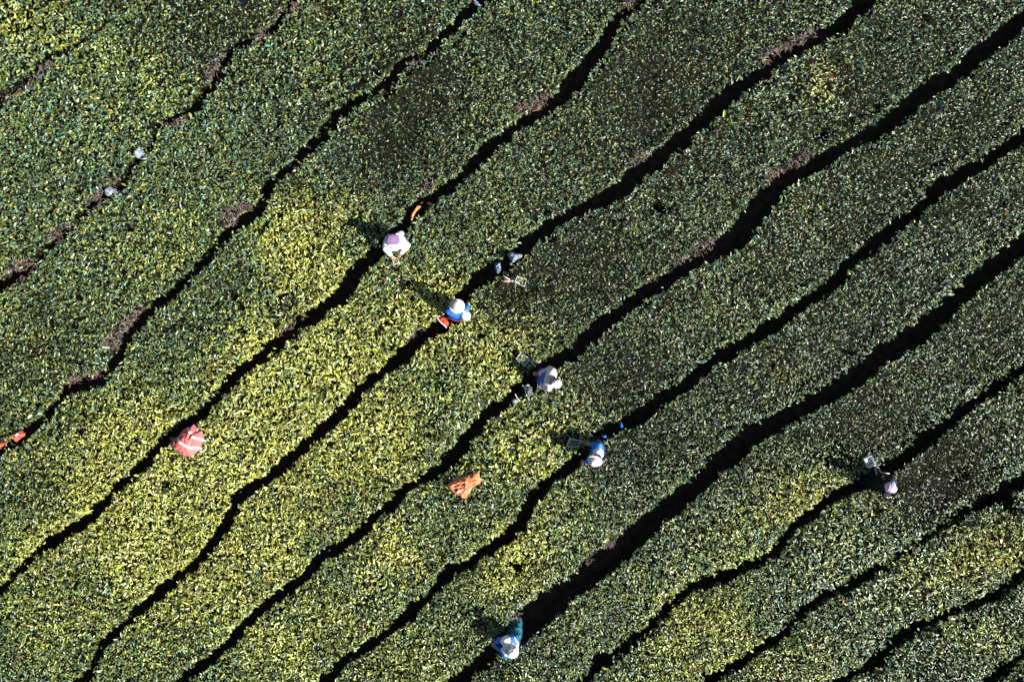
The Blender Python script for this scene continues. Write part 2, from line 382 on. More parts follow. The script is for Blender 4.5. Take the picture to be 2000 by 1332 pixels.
# ------------------------------------------------------------------ hedges as things
ROW_LABEL = {
 2: 'strip of tea bushes outside the picking rows at the top left corner',
 3: 'tea hedge in the very top left corner above the short dark path',
 4: 'broad tea hedge near the top left corner, yellow patch in its middle',
 5: 'broad dark green tea hedge directly right of the two pale stones',
 6: 'tea hedge with the bright yellow patch left of the person in the purple headscarf',
 7: 'bright yellow green tea hedge carrying the pink sack at its left end',
 8: 'tea hedge with the shears box lying on top, below the grey blue sacks',
 9: 'tea hedge carrying the spread orange cloth sack',
 10: 'dark tea hedge directly above the widest black path',
 11: 'tea hedge right below the widest black path, carrying the white shears box',
 12: 'tea hedge directly below the picker in the pink hat',
 13: 'tea hedge near the bottom right corner with a strong yellow patch at the right edge',
 14: 'short piece of tea hedge just above the bottom right corner',
 15: 'smallest corner piece of tea hedge in the bottom right corner',
}
twX, twC, twK = [], [], []
x, y = RNG.uniform(-10, 1700, 260000), RNG.uniform(-10, 1230, 260000)
bmk = bare_mask(x, y)
kp = RNG.random(len(x)) < bmk * 0.9
x, y = x[kp], y[kp]
k, d, side = row_info(x, y)
kp = (d > -0.06)
x, y, k, d = x[kp], y[kp], k[kp], d[kp]
n = len(x)
kk = 1 / S
pos = np.stack([(x - 1000) * kk, (666 - y) * kk, table_z(x, y, np.maximum(d, .02)) - RNG.random(n) * 0.12], -1)
az = RNG.uniform(0, 2 * math.pi, n); el = R(1) * RNG.uniform(-20, 75, n)
a = np.stack([np.cos(az) * np.cos(el), np.sin(az) * np.cos(el), np.sin(el)], -1)
sd_ = np.stack([-np.sin(az), np.cos(az), np.zeros(n)], -1); u = np.cross(a, sd_)
Lt = RNG.uniform(0.04, 0.13, n)[:, None]; r_ = RNG.uniform(0.0025, 0.0055, n)[:, None]
b0, b1 = pos - a * Lt * .5, pos + a * Lt * .5
TV = np.stack([b0 + sd_ * r_, b0 - sd_ * r_ * .5 + u * r_, b0 - sd_ * r_ * .5 - u * r_, b1 + sd_ * r_ * .6, b1 - sd_ * r_ * .3 + u * r_ * .6, b1 - sd_ * r_ * .3 - u * r_ * .6], 1)
tc_ = np.array([0.27, 0.19, 0.165]) * RNG.uniform(0.2, 1.3, n)[:, None] + RNG.uniform(0, .05, (n, 3))
TQ = [(0, 1, 4, 3), (1, 2, 5, 4), (2, 0, 3, 5)]
TWK = k
TWP = np.argmin(np.stack([np.hypot(x - (b_[0] + b_[2]) / 2, y - (b_[1] + b_[3]) / 2) for b_ in BARE]), 0)

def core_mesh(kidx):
    """dense woody inside of one row, its shade put into a near-black colour: top sheet a hand below the leaves, sides down to the soil"""
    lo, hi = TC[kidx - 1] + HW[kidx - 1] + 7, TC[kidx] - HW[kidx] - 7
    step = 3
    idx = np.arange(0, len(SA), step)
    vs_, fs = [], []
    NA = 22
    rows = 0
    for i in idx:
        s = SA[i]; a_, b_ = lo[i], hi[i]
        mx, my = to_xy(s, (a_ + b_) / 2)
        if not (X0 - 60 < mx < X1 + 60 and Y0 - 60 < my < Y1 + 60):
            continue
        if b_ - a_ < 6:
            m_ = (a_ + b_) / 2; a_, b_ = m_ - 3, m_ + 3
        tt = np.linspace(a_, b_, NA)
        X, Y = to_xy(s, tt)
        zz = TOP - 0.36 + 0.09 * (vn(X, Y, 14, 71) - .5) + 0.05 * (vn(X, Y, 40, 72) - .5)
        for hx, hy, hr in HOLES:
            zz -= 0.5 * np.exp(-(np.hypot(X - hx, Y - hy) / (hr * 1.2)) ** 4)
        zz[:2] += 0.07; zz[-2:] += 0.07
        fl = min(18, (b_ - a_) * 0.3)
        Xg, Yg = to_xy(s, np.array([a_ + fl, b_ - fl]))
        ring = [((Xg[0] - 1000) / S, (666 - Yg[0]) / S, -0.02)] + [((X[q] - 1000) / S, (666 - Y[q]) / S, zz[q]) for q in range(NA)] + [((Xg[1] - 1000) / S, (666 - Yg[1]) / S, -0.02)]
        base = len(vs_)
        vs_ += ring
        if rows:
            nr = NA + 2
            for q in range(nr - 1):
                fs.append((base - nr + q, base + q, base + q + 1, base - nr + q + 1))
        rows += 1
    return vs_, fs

for kidx in range(1, NG):
    sel = K == kidx
    if sel.sum() < 50:
        continue
    Vk = V[sel]
    cx, cy = float(Vk[:, :, 0].mean()), float(Vk[:, :, 1].mean())
    lab = ROW_LABEL[kidx] if kidx in ROW_LABEL else '%s tea hedge beyond the %s corner of the picture' % ((['nearest', 'second', 'third'][2 - kidx], 'top left') if kidx < 3 else (['nearest', 'farther', 'farthest'][kidx - 16], 'bottom right'))
    root = thing('tea_hedge', lab, 'tea hedge', (cx, cy, 0), 'parallel rows of tea bushes')
    bulk_quads('foliage', Vk, 6, LQ, Cc[sel], M_LEAF, root)
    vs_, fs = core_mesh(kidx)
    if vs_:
        mesh_obj('inner_branches_shade', vs_, fs, M_CORE, root, True)
    ts = TWK == kidx
    if ts.sum() > 20:
        for pi in np.unique(TWP[ts]):
            tp_ = ts & (TWP == pi)
            if tp_.sum() > 20:
                bulk_quads('bare_twigs', TV[tp_], 6, TQ, tc_[tp_], M_TWIG, root)

# ------------------------------------------------------------------ ground
gv, gf = [], []
NX = 160
for i in range(NX + 1):
    for j in range(NX + 1):
        xx, yy = -20 + 40 * i / NX, -18 + 36 * j / NX
        gv.append((xx, yy, 0.03 * mnoise.noise(Vector((xx * 1.5, yy * 1.5, 0))) + 0.015 * mnoise.noise(Vector((xx * 7, yy * 7, 3)))))
for i in range(NX):
    for j in range(NX):
        a0 = i * (NX + 1) + j
        gf.append((a0, a0 + NX + 1, a0 + NX + 2, a0 + 1))
b4 = len(gv)
gv += [(-150, -150, 0), (150, -150, 0), (150, 150, 0), (-150, 150, 0), (-20, -18, -0.0), (20, -18, 0), (20, 18, 0), (-20, 18, 0)]
gf += [(b4, b4 + 1, b4 + 5, b4 + 4), (b4 + 1, b4 + 2, b4 + 6, b4 + 5), (b4 + 2, b4 + 3, b4 + 7, b4 + 6), (b4 + 3, b4, b4 + 4, b4 + 7)]
g_ = mesh_obj('ground', gv, gf, M_SOIL, None, True)
g_['kind'] = 'structure'

# ------------------------------------------------------------------ solid builders
def hull_into(bm, balls, seg=2):
    """convex skin round a few balls [(centre, radius)] added to bm"""
    t = bmesh.new()
    for c, r in balls:
        bmesh.ops.create_icosphere(t, subdivisions=seg, radius=r, matrix=Matrix.Translation(Vector(c)))
    res = bmesh.ops.convex_hull(t, input=t.verts[:])
    junk = [e for e in res['geom_interior'] + res['geom_unused'] if isinstance(e, bmesh.types.BMVert) and e.is_valid]
    if junk:
        bmesh.ops.delete(t, geom=list(set(junk)), context='VERTS')
    me = bpy.data.meshes.new('tmp'); t.to_mesh(me); t.free()
    bm.from_mesh(me); bpy.data.meshes.remove(me)

def fused(name, parts, m, parent, voxel=0.01, folds=0.0, fscale=9.0, smooth=3, extra=None, cut=None):
    """parts = list of ball groups, each a convex piece; all fused into ONE continuous surface"""
    bm = bmesh.new()
    for p in parts:
        hull_into(bm, p)
    me = bpy.data.meshes.new(name); bm.to_mesh(me); bm.free()
    o = bpy.data.objects.new(name, me); C.objects.link(o)
    md = o.modifiers.new('r', 'REMESH'); md.mode = 'VOXEL'; md.voxel_size = voxel; md.use_smooth_shade = True
    if smooth:
        ms = o.modifiers.new('s', 'SMOOTH'); ms.factor = 0.5; ms.iterations = smooth
    dg = bpy.context.evaluated_depsgraph_get()
    me2 = bpy.data.meshes.new_from_object(o.evaluated_get(dg))
    o.modifiers.clear(); o.data = me2; bpy.data.meshes.remove(me); me2.name = name
    if folds:
        me2.update()
        nv = len(me2.vertices)
        co = np.empty(nv * 3); me2.vertices.foreach_get('co', co); co = co.reshape(-1, 3)
        no = np.empty(nv * 3); me2.vertices.foreach_get('normal', no); no = no.reshape(-1, 3)
        off = np.array([1 - 2 * abs(mnoise.noise(Vector((c[0] * fscale, c[1] * fscale * 1.0, c[2] * fscale * .45)))) + 0.4 * mnoise.noise(Vector(c * fscale * 2.7)) for c in co])
        co += no * (off * folds)[:, None]
        me2.vertices.foreach_set('co', co.reshape(-1)); me2.update()
    me2.materials.clear(); me2.materials.append(m)
    me2.polygons.foreach_set('use_smooth', [True] * len(me2.polygons))
    if parent:
        o.parent = parent; o.matrix_parent_inverse = Matrix.Translation(-Vector(parent.location))
    return o

def tube(name, pts, r, m, parent=None, n=7, taper=1.0, close=False):
    pts = [Vector(p) for p in pts]
    if len(pts) > 2:                      # smooth the run of points
        q = []
        for i in range(len(pts) - 1):
            p0 = pts[max(i - 1, 0)]; p1 = pts[i]; p2 = pts[i + 1]; p3 = pts[min(i + 2, len(pts) - 1)]
            for k in range(4):
                t = k / 4
                q.append(0.5 * ((2 * p1) + (p2 - p0) * t + (2 * p0 - 5 * p1 + 4 * p2 - p3) * t * t + (3 * p1 - p0 - 3 * p2 + p3) * t ** 3))
        q.append(pts[-1]); pts = q
    vs_, fs = [], []
    for i, p in enumerate(pts):
        d = (pts[min(i + 1, len(pts) - 1)] - pts[max(i - 1, 0)]).normalized()
        a = d.cross(Vector((0, 0, 1)))
        if a.length < 0.05: a = d.cross(Vector((1, 0, 0)))
        a.normalize(); b = d.cross(a)
        rr = r * (1 + (taper - 1) * i / (len(pts) - 1))
        for k in range(n):
            an = 2 * math.pi * k / n
            vs_.append(p + a * rr * math.cos(an) + b * rr * math.sin(an))
        if i:
            for k in range(n):
                fs.append(((i - 1) * n + k, (i - 1) * n + (k + 1) % n, i * n + (k + 1) % n, i * n + k))
    fs.append(tuple(range(n))[::-1]); fs.append(tuple(range(len(vs_) - n, len(vs_))))
    return mesh_obj(name, vs_, fs, m, parent, True)

def poly_world(zoom, ox, oy, f, z):
    return [P(ox + a / f, oy + b / f, z) for a, b in zoom]

def cloth_lump(name, outline, H, m, parent=None, crease=0.02, cs=7, seed=0, rings=26, n=120, flat=0.55, ridges=None, thick=0.03, edge_wave=0.008):
    """closed crumpled cloth body over an outline of world points; star-shaped about its middle"""
    O = [Vector(p) for p in outline]
    c = sum(O, Vector()) / len(O)
    seg = [(O[(i + 1) % len(O)] - O[i]).length for i in range(len(O))]
    tot = sum(seg); ring = []
    for k in range(n):
        dd = tot * k / n; i = 0
        while dd > seg[i]: dd -= seg[i]; i += 1
        ring.append(O[i].lerp(O[(i + 1) % len(O)], dd / seg[i]))
    size = max((p - c).length for p in ring)
    top = {}
    vs_, fs = [], []
    def hgt(x, y, rho, zb):
        v = Vector((x * cs, y * cs, seed * 3.7))
        rg = 1 - abs(mnoise.noise(v)) * 2.6
        r2 = 1 - abs(mnoise.noise(v * 2.3 + Vector((5, 5, 5)))) * 2.6
        env = min(1, (1 - rho) * 5)
        h = H * (1 - rho ** (1 / flat * 1.6)) + crease * (rg + 0.45 * r2) * (0.3 + 0.7 * env)
        if ridges:
            for (ax, ay, bx, by, am, wd) in ridges:
                dx, dy = bx - ax, by - ay
                q = max(0, min(1, ((x - ax) * dx + (y - ay) * dy) / (dx * dx + dy * dy)))
                e = math.hypot(x - ax - q * dx, y - ay - q * dy)
                h += am * math.exp(-(e / wd) ** 2)
        return zb + h
    vs_.append((c.x, c.y, hgt(c.x, c.y, 0, c.z)))
    for j in range(1, rings + 1):
        rho = j / rings
        for k in range(n):
            p = c.lerp(ring[k], rho)
            vs_.append((p.x, p.y, hgt(p.x, p.y, rho, p.z)))
    for k in range(n):
        fs.append((0, 1 + k, 1 + (k + 1) % n))
    for j in range(rings - 1):
        a0 = 1 + j * n
        for k in range(n):
            fs.append((a0 + k, a0 + n + k, a0 + n + (k + 1) % n, a0 + (k + 1) % n))
    b0 = len(vs_)
    for k in range(n):
        v = vs_[1 + (rings - 1) * n + k]
        p = c.lerp(Vector(v), 0.97)
        vs_.append((p.x, p.y, min(v[2], c.z) - thick))
    a0 = 1 + (rings - 1) * n
    for k in range(n):
        fs.append((a0 + k, b0 + k, b0 + (k + 1) % n, a0 + (k + 1) % n))
    vs_.append((c.x, c.y, c.z - thick * 1.2))
    for k in range(n):
        fs.append((b0 + k, len(vs_) - 1, b0 + (k + 1) % n))
    o = mesh_obj(name, vs_, fs, m, parent, True)
    bmf = bmesh.new(); bmf.from_mesh(o.data); bmesh.ops.recalc_face_normals(bmf, faces=bmf.faces[:]); bmf.to_mesh(o.data); bmf.free()
    def surf(x, y):
        best = 0
        d = Vector((x - c.x, y - c.y)); a = math.atan2(d.y, d.x)
        k = min(range(n), key=lambda i: abs((math.atan2(ring[i].y - c.y, ring[i].x - c.x) - a + math.pi) % (2 * math.pi) - math.pi))
        rr = Vector((ring[k].x - c.x, ring[k].y - c.y)).length
        return hgt(x, y, min(1, d.length / max(rr, 1e-6)), c.z)
    return o, surf

def band(name, pts, width, surf, m, parent, lift=0.004):
    """flat woven band sewn along the surface of a sack"""
    P2 = []
    for i in range(len(pts) - 1):
        a, b = Vector(pts[i][:2]), Vector(pts[i + 1][:2])
        for k in range(10):
            P2.append(a.lerp(b, k / 10))
    P2.append(Vector(pts[-1][:2]))
    vs_, fs = [], []
    NW = 5
    for i, p in enumerate(P2):
        d = (P2[min(i + 1, len(P2) - 1)] - P2[max(i - 1, 0)]).normalized()
        nrm = Vector((-d.y, d.x))
        w_ = width * (1 + 0.15 * mnoise.noise(Vector((p.x * 20, p.y * 20, 1))))
        row = [p + nrm * w_ * (q / (NW - 1) - .5) for q in range(NW)]
        for v in row: vs_.append((v.x, v.y, surf(v.x, v.y) + lift))
        for v in row: vs_.append((v.x, v.y, surf(v.x, v.y) - 0.006))
        if i:
            b = (i - 1) * 2 * NW; t = i * 2 * NW
            for q in range(NW - 1):
                fs.append((b + q, b + q + 1, t + q + 1, t + q))
                fs.append((b + NW + q, t + NW + q, t + NW + q + 1, b + NW + q + 1))
            fs.append((b, t, t + NW, b + NW)); fs.append((b + NW - 1, b + 2 * NW - 1, t + 2 * NW - 1, t + NW - 1))
    return mesh_obj(name, vs_, fs, m, parent, True)

def loose_leaves(name, pts, parent, n, size=0.06, young=0.6, zj=0.03, m=None):
    """a heap of cut leaves spread between the given corner points"""
    pos = []
    c = sum((Vector(p) for p in pts), Vector()) / len(pts)
    for i in range(n):
        a, b = random.sample(pts, 2)
        p = Vector(a).lerp(Vector(b), random.random()).lerp(c, random.random() ** 0.7)
        pos.append((p.x, p.y, p.z + random.uniform(-.3, 1) * zj))
    pos = np.array(pos)
    az = RNG.uniform(0, 6.28, n)
    V_ = leaf_points(pos, az, R(1) * RNG.uniform(-25, 40, n), R(1) * RNG.normal(0, 30, n), size * RNG.uniform(.7, 1.3, n), np.full(n, .45), RNG.uniform(0, .3, n))
    t = RNG.random(n)[:, None]
    col = np.array([.10, .14, .03]) * t + np.array([.26, .27, .05]) * (1 - t)
    return bulk_quads(name, V_, 6, LQ, col, M_LEAF, parent)

# ------------------------------------------------------------------ cloths and skin
M_WHITE = mat('white_cotton', (0.6, 0.6, 0.63), 0.85, (0.66, 0.66, 0.66), 30, 0.5, 45)
M_CREAM = mat('cream_pink_cotton', (0.5, 0.42, 0.40), 0.85, (0.6, 0.54, 0.53), 22, 0.5, 40)
M_PURPLE = mat('purple_patterned_scarf', (0.07, 0.04, 0.12), 0.85, (0.20, 0.13, 0.24), 60, 0.4, 60, stretch=(0.5, 1.8, 1))
M_BLUE = mat('blue_cloth', (0.01, 0.08, 0.42), 0.6, (0.015, 0.16, 0.62), 14, 0.5, 35)
M_SKYBL = mat('light_blue_cloth', (0.10, 0.38, 0.58), 0.7, (0.22, 0.55, 0.72), 20, 0.5, 35)
M_TEAL = mat('teal_cloth', (0.004, 0.06, 0.095), 0.6, (0.02, 0.14, 0.19), 9, 0.5, 30)
M_DARK = mat('dark_cloth', (0.006, 0.006, 0.008), 0.95, (0.014, 0.013, 0.016), 20, 0.4, 40)
M_NAVY = mat('dark_blue_cloth', (0.012, 0.018, 0.05), 0.9, (0.02, 0.04, 0.10), 20, 0.4, 40)
M_PINKH = mat('pink_hat_cloth', (0.66, 0.38, 0.52), 0.8, (0.74, 0.48, 0.58), 25, 0.4, 40)
M_PALEGR = mat('pale_green_cap', (0.5, 0.58, 0.5), 0.8, (0.6, 0.66, 0.6), 25, 0.3, 40)
M_SKIN = mat('skin', (0.26, 0.125, 0.07), 0.5, (0.32, 0.16, 0.09), 8)
M_HAIR = mat('black_hair', (0.012, 0.009, 0.008), 0.5, (0.02, 0.015, 0.012), 60, 0.5, 90)
M_EYE = mat('eye_white', (0.7, 0.68, 0.64), 0.3)
M_LIP = mat('lips', (0.24, 0.08, 0.06), 0.5)
M_PINK = mat('pink_sack_cloth', (0.46, 0.09, 0.085), 0.85, (0.52, 0.14, 0.13), 5, 0.5, 60)
M_BAND = mat('pale_band', (0.6, 0.50, 0.46), 0.8, (0.66, 0.58, 0.54), 30, 0.3, 60)
M_ORANGE = mat('orange_sack_cloth', (0.46, 0.15, 0.06), 0.85, (0.5, 0.19, 0.09), 5, 0.5, 60)
M_RED = mat('red_orange_sack', (0.38, 0.03, 0.012), 0.8, (0.45, 0.05, 0.02), 8, 0.5, 60)
M_OCHRE = mat('ochre_cloth', (0.42, 0.15, 0.03), 0.85, (0.52, 0.28, 0.1), 20, 0.5, 60)
M_REDD = mat('red_patched_sack', (0.22, 0.025, 0.02), 0.85, (0.36, 0.09, 0.04), 12, 0.5, 60)
M_GREY = mat('grey_blue_patterned_cloth', (0.02, 0.045, 0.08), 0.9, (0.26, 0.31, 0.36), 32, 0.4, 60, ramp=(0.42, 0.6))
M_SPOT = mat('speckled_cloth', (0.015, 0.018, 0.025), 0.9, (0.28, 0.28, 0.29), 45, 0.4, 60, ramp=(0.5, 0.62))
M_STRIPE = mat('striped_blue_cloth', (0.015, 0.04, 0.07), 0.9, (0.18, 0.25, 0.32), 26, 0.4, 60, stretch=(0.35, 1.6, 1), ramp=(0.42, 0.6))
M_STONE = mat('pale_stone', (0.05, 0.075, 0.10), 0.9, (0.30, 0.34, 0.38), 9, 0.8, 30)
M_METAL = mat('worn_steel', (0.55, 0.56, 0.55), 0.35, (0.35, 0.33, 0.3), 30, 0.2, 60)
M_TIN = mat('painted_tin', (0.78, 0.80, 0.78), 0.5, (0.6, 0.6, 0.56), 14, 0.2, 60)
M_WOOD = mat('pale_wood', (0.48, 0.36, 0.26), 0.6, (0.62, 0.5, 0.4), 20, 0.3, 50)
M_REDWOOD = mat('reddish_wood', (0.42, 0.16, 0.08), 0.6, (0.55, 0.28, 0.16), 20, 0.3, 50)
M_ROPE = mat('cotton_rope', (0.7, 0.66, 0.6), 0.9, (0.5, 0.46, 0.4), 60, 0.5, 90)

# ------------------------------------------------------------------ people
def hand_balls(wr, aim, up, grip=0.6, s=1.0):
    """palm, four unequal bent fingers and a thumb closing on what is held"""
    aim = aim.normalized(); side = aim.cross(up).normalized(); up = side.cross(aim).normalized()
    out = []
    pc = wr + aim * 0.085 * s
    out.append([(wr, 0.027 * s), (pc + side * 0.03 * s, 0.016 * s), (pc - side * 0.03 * s, 0.016 * s)])
    lens = (0.066, 0.078, 0.072, 0.055)
    for i in range(4):
        o = (i - 1.5) * 0.021 * s
        a = pc + side * o; L_ = lens[i] * s
        d1 = (aim * math.cos(grip) - up * math.sin(grip)); d2 = (aim * math.cos(grip * 2.1) - up * math.sin(grip * 2.1))
        b = a + d1 * L_ * .52; c_ = b + d2 * L_ * .48
        out.append([(a, 0.0095 * s), (b, 0.0088 * s)]); out.append([(b, 0.0088 * s), (c_, 0.0075 * s)])
    t0 = wr + aim * 0.03 * s + side * 0.024 * s
    t1 = t0 + (aim * .6 + side * .7 - up * .3).normalized() * 0.035 * s
    t2 = t1 + (aim * .8 - side * .1 - up * .6).normalized() * 0.032 * s
    out.append([(t0, 0.013 * s), (t1, 0.0105 * s)]); out.append([(t1, 0.0105 * s), (t2, 0.0085 * s)])
    return out

def person(label, foot, face, pelvis, chest, head, elbows, wrists, top_mat, low_mat, low='skirt', hat=None, apron=None, shawl=None, aims=None, low_hem=0.22, look=None):
    """face = flat direction the picker faces; joints are world points"""
    foot = (pelvis.x + (foot[0] - pelvis.x) * .0, pelvis.y + (foot[1] - pelvis.y) * .0, 0.0) if len(foot) == 3 else tuple(P(*foot[:2], 0))
    root = thing('person', label, 'person', foot, 'tea pickers working in the rows')
    f = Vector((math.cos(face), math.sin(face), 0)); lft = Vector((-f.y, f.x, 0)); Z = Vector((0, 0, 1))
    up_t = (chest - pelvis).normalized()
    sh = [chest + lft * 0.175 + up_t * 0.03, chest - lft * 0.175 + up_t * 0.03]
    neck = chest + up_t * 0.09
    look = (look or (f * 0.8 - Z * 0.6)).normalized()
    hup = (head - neck).normalized()
    fw = (look - hup * look.dot(hup)).normalized()
    hs = fw.cross(hup).normalized()
    hip = [pelvis + lft * 0.09, pelvis - lft * 0.09]
    ft = [Vector(foot) + lft * 0.11 + Z * 0.07, Vector(foot) - lft * 0.11 + Z * 0.07]
    body = []
    body.append([(pelvis + lft * 0.07, 0.115), (pelvis - lft * 0.07, 0.115), (pelvis.lerp(chest, .45) + lft * .05, 0.09), (pelvis.lerp(chest, .45) - lft * .05, 0.09)])
    body.append([(pelvis.lerp(chest, .4) + lft * .05, 0.09), (pelvis.lerp(chest, .4) - lft * .05, 0.09), (chest + lft * .09, 0.10), (chest - lft * .09, 0.10)])
    body.append([(sh[0], 0.058), (sh[1], 0.058), (chest, 0.10)])
    body.append([(neck - up_t * .03, 0.058), (neck.lerp(head, .6), 0.052)])
    # skull, jaw, nose, ears
    body.append([(head + hup * .025 - fw * .02, 0.088), (head + hup * .02 + fw * .015, 0.080)])
    body.append([(head + fw * .02, 0.072), (head - hup * .075 + fw * .052, 0.034), (head - hup * .05 + fw * .03, 0.048)])
    body.append([(head + fw * .088 + hup * .012, 0.009), (head + fw * .104 - hup * .022, 0.014)])
    for q in (-1, 1):
        body.append([(head + hs * q * .084 + hup * .012, 0.014), (head + hs * q * .084 - hup * .02, 0.011)])
    for i in range(2):
        body.append([(sh[i], 0.056), (elbows[i], 0.041)])
        body.append([(elbows[i], 0.041), (wrists[i], 0.027)])
        kn = hip[i].lerp(ft[i], .5) + f * 0.045
        body.append([(hip[i], 0.085), (kn, 0.058)])
        body.append([(kn, 0.058), (kn.lerp(ft[i], .35) - f * .015, 0.055), (ft[i], 0.038)])
        body.append([(ft[i] - Z * .03, 0.036), (ft[i] + f * .15 - Z * .045, 0.024), (ft[i] + f * .1 + (lft if i == 0 else -lft) * .02 - Z * .045, .025)])
        aim = (aims[i] if aims else (wrists[i] - elbows[i]))
        body += hand_balls(wrists[i], Vector(aim), Z if i == 0 else Z, 0.65)
    fused('body', body, M_SKIN, root, voxel=0.008, smooth=2)
    # eyes and mouth
    for q in (-1, 1):
        fused('eye', [[(head + hs * q * .032 + fw * .083 + hup * .014, 0.011)]], M_EYE, root, voxel=0.003, smooth=1)
    fused('mouth', [[(head - hup * .047 + fw * .082 + hs * .018, .006), (head - hup * .047 + fw * .086, .008), (head - hup * .047 + fw * .082 - hs * .018, .006)]], M_LIP, root, voxel=0.003, smooth=1)
    # blouse / shirt with sleeves
    tp = []
    tp.append([(pelvis + lft * 0.085, 0.12), (pelvis - lft * 0.085, 0.12), (chest + lft * .1, 0.115), (chest - lft * .1, 0.115), (pelvis.lerp(chest, .5) - f * .03, .13)])
    tp.append([(sh[0], 0.074), (sh[1], 0.074), (chest, 0.118)])
    for i in range(2):
        tp.append([(sh[i], 0.074), (elbows[i], 0.06)])
        tp.append([(elbows[i], 0.06), (elbows[i].lerp(wrists[i], .82), 0.046)])
    fused('shirt', tp, top_mat, root, voxel=0.01, folds=0.010, fscale=8)
    g0 = Vector(foot)
    if low == 'skirt':
        lo = [[(pelvis + lft * .09 + Z * .02, .125), (pelvis - lft * .09 + Z * .02, .125), (g0 + Z * (low_hem + .12) + lft * .14, .12), (g0 + Z * (low_hem + .12) - lft * .14, .12), (g0 + Z * (low_hem + .12) - f * .08, .12)]]
        fused('skirt', lo, low_mat, root, voxel=0.014, folds=0.022, fscale=7)
    else:
        lo = [[(hip[0], .115), (hip[1], .115)]]
        for i in range(2):
            kn = hip[i].lerp(ft[i], .5) + f * 0.045
            lo += [[(hip[i], .108), (kn, .078)], [(kn, .078), (ft[i] + Z * .06, .058)]]
        fused('trousers', lo, low_mat, root, voxel=0.012, folds=0.008, fscale=9)
    if apron:
        am, _ = apron
        fused('apron', [[(chest + f * .075 - up_t * .05 + lft * .09, .05), (chest + f * .075 - up_t * .05 - lft * .09, .05), (pelvis + f * .10 + lft * .12 - Z * .02, .06), (pelvis + f * .10 - lft * .12 - Z * .02, .06)],
                       [(pelvis + f * .10 + lft * .12, .06), (pelvis + f * .10 - lft * .12, .06), (g0 + f * .16 + Z * .45 + lft * .13, .04), (g0 + f * .16 + Z * .45 - lft * .13, .04)]], am, root, voxel=0.012, folds=0.012, fscale=9)
    if shawl:
        sm, groups = shawl
        fused('shawl', groups, sm, root, voxel=0.01, folds=0.014, fscale=10)
    hx = head + hup * .02
    if hat:
        kind, hm = hat
        if kind == 'scarf':
            fused('headscarf', [[(hx - fw * .025 + hup * .02, .112), (hx + fw * .005 + hup * .02, .102)], [(hx - fw * .06, .09), (neck - up_t * .02 - fw * .06, .07)], [(hx - fw * .1 - hup * .02, .04), (hx - fw * .17 - hup * .08, .022)]], hm, root, voxel=0.008, folds=0.009, fscale=15)
        elif kind == 'wrap':
            fused('headwrap', [[(hx - fw * .02 + hup * .02, .103), (hx + fw * .01 + hup * .03, .095)], [(hx - fw * .10 - hup * .03, .028), (hx - fw * .08, .06)]], hm, root, voxel=0.008, folds=0.007, fscale=15)
        elif kind == 'cap':
            fused('hair', [[(hx - fw * .03, .099), (hx - fw * .055 - hup * .05, .07)]], M_HAIR, root, voxel=0.008, folds=0.004, fscale=30)
            cp = fused('cap', [[(hx + hup * .045 - fw * .015, .098), (hx + hup * .04 + fw * .02, .092)], [(hx + hup * .05 + fw * .09 + hs * .05, .012), (hx + hup * .05 + fw * .09 - hs * .05, .012), (hx + hup * .04 + fw * .15, .011)]], hm, root, voxel=0.008, smooth=2)
        else:
            # soft brimmed cloth hat
            rim = [(hx + hup * .035 + (fw * math.cos(a) + hs * math.sin(a)) * .145, .014) for a in np.linspace(0, 2 * math.pi, 14)[:-1]]
            ht = fused('hat', [rim, [(hx + hup * .06 - fw * .01, .104), (hx + hup * .075 + fw * .01, .098)]], hm, root, voxel=0.008, folds=0.006, fscale=14)
            fused('hat_band', [[(hx + hup * .062 + (fw * math.cos(a) + hs * math.sin(a)) * .099 + fw * 0, .011), (hx + hup * .062 + (fw * math.cos(a + .5) + hs * math.sin(a + .5)) * .099, .011)] for a in np.arange(0, 6.3, .5)], M_BAND, ht, voxel=0.006, smooth=1) if kind == 'banded' else None
            fused('hair', [[(hx - fw * .03, .096), (hx - fw * .05 - hup * .06, .07)]], M_HAIR, root, voxel=0.008, folds=0.004, fscale=30)
    return root

V_ = Vector
def ang(dx, dy):
    return math.atan2(-dy, dx)          # picture direction to world angle

# 1 white shirt, purple scarf, bending over the row with shears
person('person in white shirt and purple patterned headscarf bending over the hedge',
       tuple(P(784, 478, 0)), ang(-0.25, 1), P(777, 472, .88), P(773, 474, 1.26), P(763, 470, 1.46),
       [P(796, 480, 1.08), P(753, 486, 1.08)], [P(783, 496, 1.0), P(764, 499, 1.0)],
       M_WHITE, M_DARK, 'skirt', ('scarf', M_PURPLE), look=V_((-.2, -.6, -.8)),
       shawl=(M_WHITE, [[(P(770, 482, 1.24), .10), (P(754, 486, 1.2), .06)], [(P(776, 464, 1.3), .09), (P(784, 456, 1.22), .05)], [(P(781, 468, 1.3), .10), (P(792, 476, 1.2), .06)]]))
# 2 blue dress, pale hat and shawl, red sack at the waist
person('person in blue dress with pale hat and white shawl, red sack tied on',
       tuple(P(893, 606, 0)), ang(-.15, -1), P(893, 609, .86), P(894, 606, 1.26), P(893, 600, 1.5),
       [P(876, 608, 1.08), P(911, 599, 1.08)], [P(886, 593, 1.02), P(899, 592, 1.02)],
       M_BLUE, M_BLUE, 'skirt', ('brim', M_CREAM),
       shawl=(M_WHITE, [[(P(905, 607, 1.28), .08), (P(910, 618, 1.18), .085)], [(P(911, 614, 1.2), .07), (P(914, 621, 1.05), .055)], [(P(900, 600, 1.3), .07), (P(905, 607, 1.28), .08)]]))
